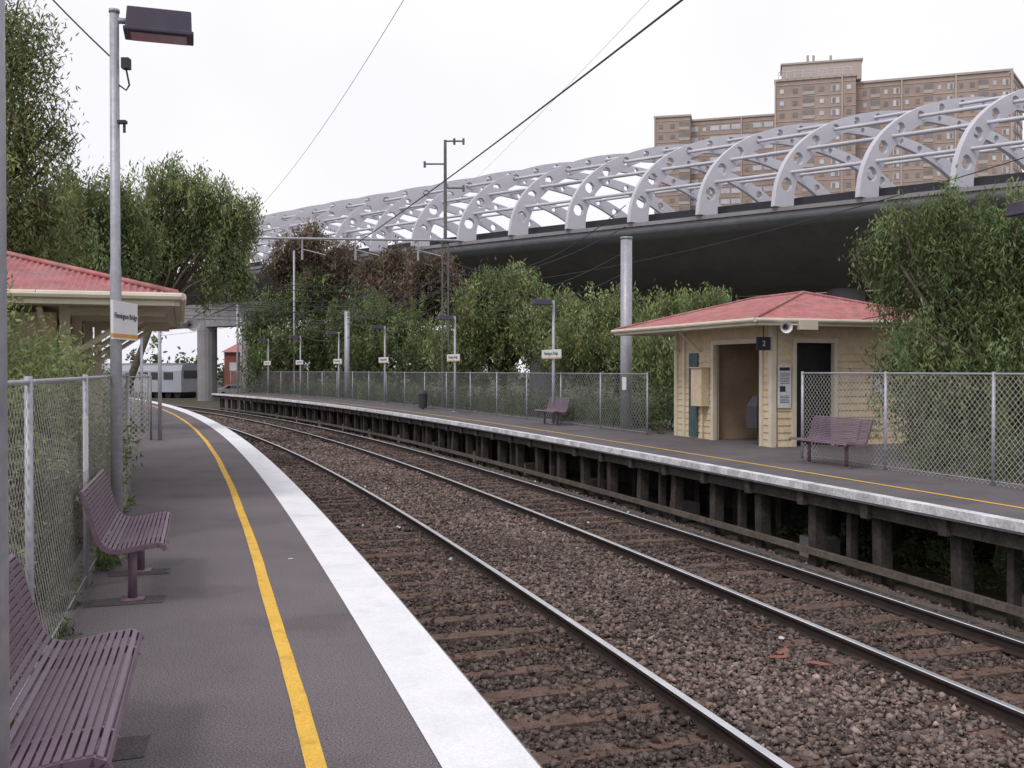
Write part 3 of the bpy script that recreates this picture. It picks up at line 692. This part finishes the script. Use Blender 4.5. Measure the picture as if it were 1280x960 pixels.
tree('pepper_tree',(-.5,46,-1.3),[pb(590,375,45,1.2,1.2),pb(625,350,45,1.4,.9),pb(655,370,44,1.4,1.2),pb(620,405,45,1.9,1.5),pb(685,400,43,1.6,1.3),pb(580,430,45,1.8,1.4),pb(700,375,44,.9,.8)],38000,.22,.06,.42,'leafl',33,.2,droop=.85)
tree('pepper_tree',(3.5,40,-1.3),[pb(735,380,40,1.2,.8),pb(780,385,39,1.3,.9),pb(720,425,39,1.7,1.3),pb(790,430,38,1.8,1.4),pb(840,390,37,1.2,1.0),pb(880,375,36,.9,.6),pb(835,440,35,1.7,1.3),pb(900,375,40,.8,.5)],40000,.2,.055,.4,'leafl',34,.2,droop=.85)
bl=[tuple(PT(s,e+4.2,.35))+(.9,1.6,.85) for s in np.arange(20,74,2.2)]
g=group('hedge'); foliage(bl,54000,.16,.05,.32,'leafd',g,18,droop=.5,name='hedge_leaves')
tree('pepper_tree',(9.6,19.6,-1.3),[pb(1130,275,19.5,.65,.7),pb(1180,260,19.5,.75,.6),pb(1240,275,19.3,1.0,.8),pb(1095,300,19.5,.5,.5),pb(1110,345,19.5,.55,.5),pb(1190,330,19.5,1.3,1.0),pb(1270,340,19,1.2,1.2),pb(1160,380,19.3,.9,.9),pb(1240,420,19,1.4,1.1),pb(1160,440,18.6,1.0,.9),pb(1290,300,19,1.2,1.2),pb(1200,500,18.5,1.5,1.0),pb(1300,480,18,1.6,1.1)],68000,.13,.032,.3,'leaf',41,.2,droop=.85,ab=.6)
bl=[tuple(PT(s,e+3.3,.0))+(.6,1.1,.9) for s in np.arange(-2,11,1.3)]
g=group('hedge'); foliage(bl,42000,.1,.03,.22,'leafd',g,42,droop=.5,name='hedge_leaves')
bl=[tuple(PT(s,e+1.9,-1.1))+(.6,.9,.3) for s in np.arange(-2,12,1.3)]
g=group('undergrowth'); foliage(bl,16000,.08,.03,.16,'leafl',g,43,droop=.1,name='undergrowth_leaves')
bl=[(x,190+random.uniform(-10,20),2+random.uniform(-1,1.5),9,5,4.5) for x in range(-150,170,11)]
g=group('distant_trees'); foliage(bl,26000,1.1,.5,1.6,'leafd',g,51,droop=.2,name='tree_line_leaves')
# ---------------- distant things ----------------
g=group('commuter_train'); tp=Vector((-41,111,-1.0)); tu=Vector((.93,-.36,0)).normalized(); tv=Vector((-tu.y,tu.x,0))
mb=MB(); hw=1.5; prof2=[(-hw,.3),(-hw,2.6),(-hw*.85,3.2),(-hw*.4,3.45),(hw*.4,3.45),(hw*.85,3.2),(hw,2.6),(hw,.3)]
for a0,a1 in ((-22,-.3),(.3,6.5)):
    n0=len(mb.v); k=len(prof2)
    for a in (a0,a1):
        for b,z in prof2: mb.v.append(tuple(tp+tu*a+tv*b+UP*z))
    for i in range(k): mb.f.append((n0+i,n0+(i+1)%k,n0+k+(i+1)%k,n0+k+i)); mb.m.append(0)
    mb.f.append(tuple(n0+i for i in range(k))); mb.f.append(tuple(n0+k+i for i in range(k))); mb.m+=[0,0]
mb.obj('carriages',['train'],g)
mb=MB()
for a in list(np.arange(-21,-.9,1.7))+[1.4,3.1,4.8]: mb.box(tp+tu*a-tv*1.51+UP*2.05,tu*.62,tv*.03,UP*.4)
mb.box(tp+tu*6.5+UP*2.2,tv*1.1,tu*.03,UP*.45)
mb.obj('windows',['glass'],g)
mb=MB()
for a in (-18,-5,2.5,5.2):
    for da in (-.6,.6): mb.tube([tp+tu*(a+da)-tv*1.3+UP*.05,tp+tu*(a+da)+tv*1.3+UP*.05],.42,12)
mb.obj('wheels',['rubber'],g)
g=group('brick_house'); mb=MB(); mb.box((-37,150,1.5),(5,0,0),(0,4,0),(0,0,2.8)); mb.obj('walls',['brickred'],g)
mb=MB(); 
mb.poly([(-42.4,145.6,4.3),(-31.6,145.6,4.3),(-34,150,6.3),(-40,150,6.3)]); mb.poly([(-42.4,154.4,4.3),(-31.6,154.4,4.3),(-34,150,6.3),(-40,150,6.3)][::-1]); mb.poly([(-42.4,145.6,4.3),(-40,150,6.3),(-42.4,154.4,4.3)]); mb.poly([(-31.6,145.6,4.3),(-31.6,154.4,4.3),(-34,150,6.3)]); mb.obj('roof',['redroof'],g)
mb=MB()
for k in range(4): mb.box((-40.6+k*2.4,145.95,2.2),(.6,0,0),(0,.06,0),(0,0,.6))
mb.obj('windows',['winlight'],g)
def car(x,y,ang,mk):
    g=group('parked_car'); ca,sa=math.cos(ang),math.sin(ang)
    def T(a,b,z): return (x+a*ca-b*sa,y+a*sa+b*ca,z-1.35)
    prof=[(-2.1,.35),(-2.15,.7),(-1.9,.92),(-1.35,.97),(-.8,1.38),(.5,1.42),(1.15,.98),(1.95,.85),(2.15,.6),(2.1,.35)]
    mb=MB(); n=len(prof)
    for k in range(n-1):
        mb.quad(T(prof[k][0],-.82,prof[k][1]),T(prof[k+1][0],-.82,prof[k+1][1]),T(prof[k+1][0],.82,prof[k+1][1]),T(prof[k][0],.82,prof[k][1]))
    mb.poly([T(a,-.82,b) for a,b in prof]); mb.poly([T(a,.82,b) for a,b in prof][::-1]); mb.obj('body',[mk],g)
    mb=MB()
    for sd in (-.83,.83): mb.poly([T(-1.2,sd,.98),T(-.75,sd,1.3),T(.45,sd,1.33),T(.95,sd,.98)])
    mb.obj('windows',['glass'],g)
    mb=MB()
    for a in (-1.3,1.35):
        for sd in (-.8,.8): mb.tube([T(a,sd-.09,.32),T(a,sd+.09,.32)],.32,14)
    mb.obj('wheels',['rubber'],g)
car(-31,112,.3,'carwhite'); car(-32,120,.5,'carred'); car(-27.5,114,.2,'carwhite')
# ---------------- overhead line gear ----------------
def cat(p,q,sag,n=14):
    p=Vector(p);q=Vector(q); return [p.lerp(q,i/n)-UP*(sag*4*(i/n)*(1-i/n)) for i in range(n+1)]
g=group('overhead_line_mast'); my=44.; bs=Vector((-2.93,my,-1.3)); mb=MB(); top=11.75
for sx in (-.14,.14): mb.tube([bs+Vector((sx,0,0)),Vector((bs.x+sx*.9,my,7.4))],.045,5)
for k in range(16):
    z=-1.3+k*.54; sg=-1 if k%2 else 1; mb.tube([(bs.x-.14*sg,my,z),(bs.x+.14*sg,my,z+.54)],.02,4)
mb.tube([(bs.x,my,7.2),(bs.x,my,top)],[.09,.07],6)
mb.tube([(bs.x,my,top-.05),(bs.x+.8,my,top-.05)],.04,5); mb.tube([(bs.x-.9,my,top-1.05),(bs.x,my,top-1.05)],.04,5); mb.tube([(bs.x,my,top-2.1),(bs.x+.8,my,top-2.1)],.04,5)
for dx,z in ((.8,top-.05),(-.9,top-1.05),(.8,top-2.1),(.4,top-.05)): mb.tube([(bs.x+dx,my,z-.15),(bs.x+dx,my,z+.12)],.06,6)
mb.obj('lattice_mast',['steeldark'],g)
mb=MB(); a=Vector((bs.x+.6,my,7.35)); b=Vector((-17,41,7.15))
mb.tube([a,b],.055,6)
for t in (.12,.3,.45,.6,.78):
    c=a.lerp(b,t); mb.tube([c,c-UP*.55],.035,5); mb.tube([c-UP*.45,c-UP*.7+Vector((1.0,0,0))],.025,5); mb.tube([c-UP*.5,c-UP*.9],.05,6)
mb.obj('cross_beam',['galv'],g)
p=Vector((3.22,28.2,0)); g=group('steel_post'); mb=MB(); mb.tube([p-UP*1.3,p+UP*5.35],[.17,.16],16); mb.tube([p+UP*5.35,p+UP*5.4],[.18,.17],16); mb.obj('post',['galv'],g,True)
for pxx,D,zt,r in ((434,58.5,5.1,.15),(368,70,10.0,.07),(297,78,7.0,.08),(302,84,6,.1)):
    p=Vector(((pxx-640)/1250*D,D,0)); g=group('steel_post'); mb=MB(); mb.tube([p-UP*1.3,p+UP*zt],[r*1.1,r],8); mb.tube([p+UP*zt,p+UP*(zt+.03)],[r*1.05]*2,8); mb.obj('post',['galv'],g,True)
g=group('overhead_wires'); mb=MB()
def track_wire(off,z,s0,s1,r,amp=0,per=28):
    mb.tube([PT(s,off,z+amp*(((s-s0)%per)/per-.5)**2*4) for s in np.arange(s0,s1,2.)],r,5)
track_wire(1.75,EYE+2.5,-16,110,.0085); track_wire(TC2,EYE+2.7,30,110,.012)
track_wire(1.65,EYE+5.6,-16,110,.005)
for s in np.arange(30,100,5): mb.tube([PT(s,TC2,EYE+2.7),PT(s,TC2,EYE+3.4)],.006,4)
for s,o,z in ((27.5,1.75,EYE+2.5),): mb.tube([PT(s-.25,o,z),PT(s+.25,o,z)],.05,8)
track_wire(TC2,EYE+3.4,30,110,.012,.5,30); track_wire(TC1,EYE+3.1,36,110,.012,.5,26)
mb.tube(cat((bs.x+.8,my,top-2.2),PT(-14,6.5,11.5),.4),.004,5)
mb.tube(cat((10.4,20,5.95),(bs.x,my,5.3),.55,20),.012,5)
mb.tube(cat((bs.x,my,5.3),(-12.7,70,6.4),.9,20),.02,5)
mb.tube(cat((10.5,17.2,3.9),fr(-.6,Dp*.5,2.75),.15),.01,5)
mb.tube(cat((-7,9.5,8.6),pl+UP*4.58,.25),.008,5)
mb.tube(cat((-7,11,7.2),(-11,27,5.8),.8),.018,5)
P434=Vector((-9.64,58.5,0)); P368=Vector((-15.2,70,0))
for z0_,z1_,sag in ((5.3,4.9,.6),(4.7,4.4,.55),(6.0,5.0,.5),(6.6,4.7,.9),(4.2,3.6,.4)):
    mb.tube(cat((bs.x,my,z0_),P434+UP*z1_,sag),.022,5); mb.tube(cat(P434+UP*z1_,P368+UP*(z1_+.8),sag*1.1),.026,5); mb.tube(cat((bs.x,my,z0_),(3.2,28.2,z0_-.3),sag*1.3),.013,5)
for s,zz in ((36,4.9),(44,4.8),(52,5.0),(60,4.9)):
    a=PT(s,e+2.9,zz); b=PT(s,-2.6,zz+.2); mb.tube(cat(a,b,.2),.018,5); mb.tube(cat(a+UP*.5,b+UP*.5,.5),.016,5)
    for o in (TC1,TC2):
        mb.tube([PT(s,o+1.1,zz-.05),PT(s,o,EYE+2.6)],.028,5); mb.tube([PT(s,o+1.1,zz-.05),PT(s,o+1.1,zz+.35)],.03,5)
        mb.tube([PT(s,o+.5,zz+.1),PT(s,o+.5,zz+.3)],.06,6)
mb.obj('wires',['cable'],g)
g=group('litter'); mb=MB(); rr=random.Random(3)
for k in range(16):
    s=rr.uniform(2.5,22);o=rr.choice([rr.uniform(2.7,4.7),rr.uniform(5.0,6.3),rr.uniform(1.2,2.3),rr.uniform(6.6,7)]); c=PT(s,o,-1.15); a=rr.uniform(0,3); r=rr.uniform(.015,.04)
    mb.hexa([c+Vector((math.cos(a+i*1.57)*r,math.sin(a+i*1.57)*r,0)) for i in range(4)],[c+Vector((math.cos(a+i*1.57)*r*.8,math.sin(a+i*1.57)*r*.6,rr.uniform(.01,.03))) for i in range(4)])
c=PT(5,-.62,.006); mb.box(c,(.02,.004,0),(-.003,.012,0),(0,0,.002))
mb.obj('paper_scraps',['litter'],g)
g=group('broken_board'); mb=MB()
for s,o,a in ((4.6,4.0,.3),(4.75,4.15,1.0),(4.3,4.25,-.4)):
    c=PT(s,o,-1.14); mb.poly([c+Vector((math.cos(a+t)*r,math.sin(a+t)*r,.01*r)) for t,r in ((0,.14),(1.1,.05),(2.3,.08),(3.2,.13),(4.1,.05),(5.2,.07))])
mb.obj('board_pieces',['brickred'],g)
g=group('rubbish_bin'); mb=MB(); p=PT(37.0,e+2.2,0); mb.tube([p+UP*.05,p+UP*.65],[.17,.2],14); mb.tube([p+UP*.65,p+UP*.75,p+UP*.8],[.22,.15,.05],14); mb.tube([p,p+UP*.06],.05,6); mb.obj('bin_body',['cable'],g)
g=group('fence_notice'); c=PT(3.9,-2.16,1.12); mb=MB(); mb.box(c,DIR(1)*.12,NRM(1)*.004,UP*.19); mb.obj('notice_panel',['signwhite'],g)
g=group('fence_notice'); c=PT(20.3,e+2.7,1.3); mb=MB(); mb.box(c,DIR(20)*.12,NRM(20)*.004,UP*.17); mb.obj('notice_panel',['signwhite'],g)
# ---------------- light ----------------
w=bpy.data.worlds.new("World"); scene.world=w; w.use_nodes=True; nt=w.node_tree; N=nt.nodes; Lk=nt.links
bg=N['Background']; sky=N.new('ShaderNodeTexSky'); sky.sky_type='NISHITA'; sky.sun_disc=False
EL=math.radians(52); AZ=math.radians(215)
sky.sun_elevation=EL; sky.sun_rotation=AZ; sky.dust_density=4; sky.air_density=1
Lk.new(sky.outputs[0],bg.inputs['Color']); bg.inputs['Strength'].default_value=.08
bg2=N.new('ShaderNodeBackground'); tc=N.new('ShaderNodeTexCoord'); no=N.new('ShaderNodeTexNoise'); no.inputs['Scale'].default_value=1.6; no.inputs['Detail'].default_value=5
Lk.new(tc.outputs['Generated'],no.inputs['Vector'])
cr=N.new('ShaderNodeValToRGB'); cr.color_ramp.elements[0].position=.35; cr.color_ramp.elements[0].color=(.84,.83,.93,1); cr.color_ramp.elements[1].position=.62; cr.color_ramp.elements[1].color=(.97,.955,.99,1)
Lk.new(no.outputs['Fac'],cr.inputs[0]); Lk.new(cr.outputs[0],bg2.inputs['Color']); bg2.inputs['Strength'].default_value=1.16
mx=N.new('ShaderNodeMixShader'); mx.inputs[0].default_value=.88; Lk.new(bg.outputs[0],mx.inputs[1]); Lk.new(bg2.outputs[0],mx.inputs[2]); Lk.new(mx.outputs[0],N['World Output'].inputs['Surface'])
sl=bpy.data.lights.new('sun','SUN'); sl.energy=1.35; sl.angle=math.radians(14); sl.color=(1,.97,.93)
so=bpy.data.objects.new('sun',sl); COL.objects.link(so)
sd=Vector((math.sin(AZ)*math.cos(EL),math.cos(AZ)*math.cos(EL),math.sin(EL))); so.rotation_euler=sd.to_track_quat('Z','Y').to_euler()
scene.view_settings.view_transform='Standard'; scene.view_settings.look='None'; scene.view_settings.exposure=0
cam=bpy.data.cameras.new('camera'); co=bpy.data.objects.new('camera',cam); COL.objects.link(co); scene.camera=co
cam.sensor_width=36; cam.lens=35.16; cam.clip_end=3000; cam.clip_start=.05
co.location=(0,0,EYE); co.rotation_euler=(math.radians(90-.78),0,0)
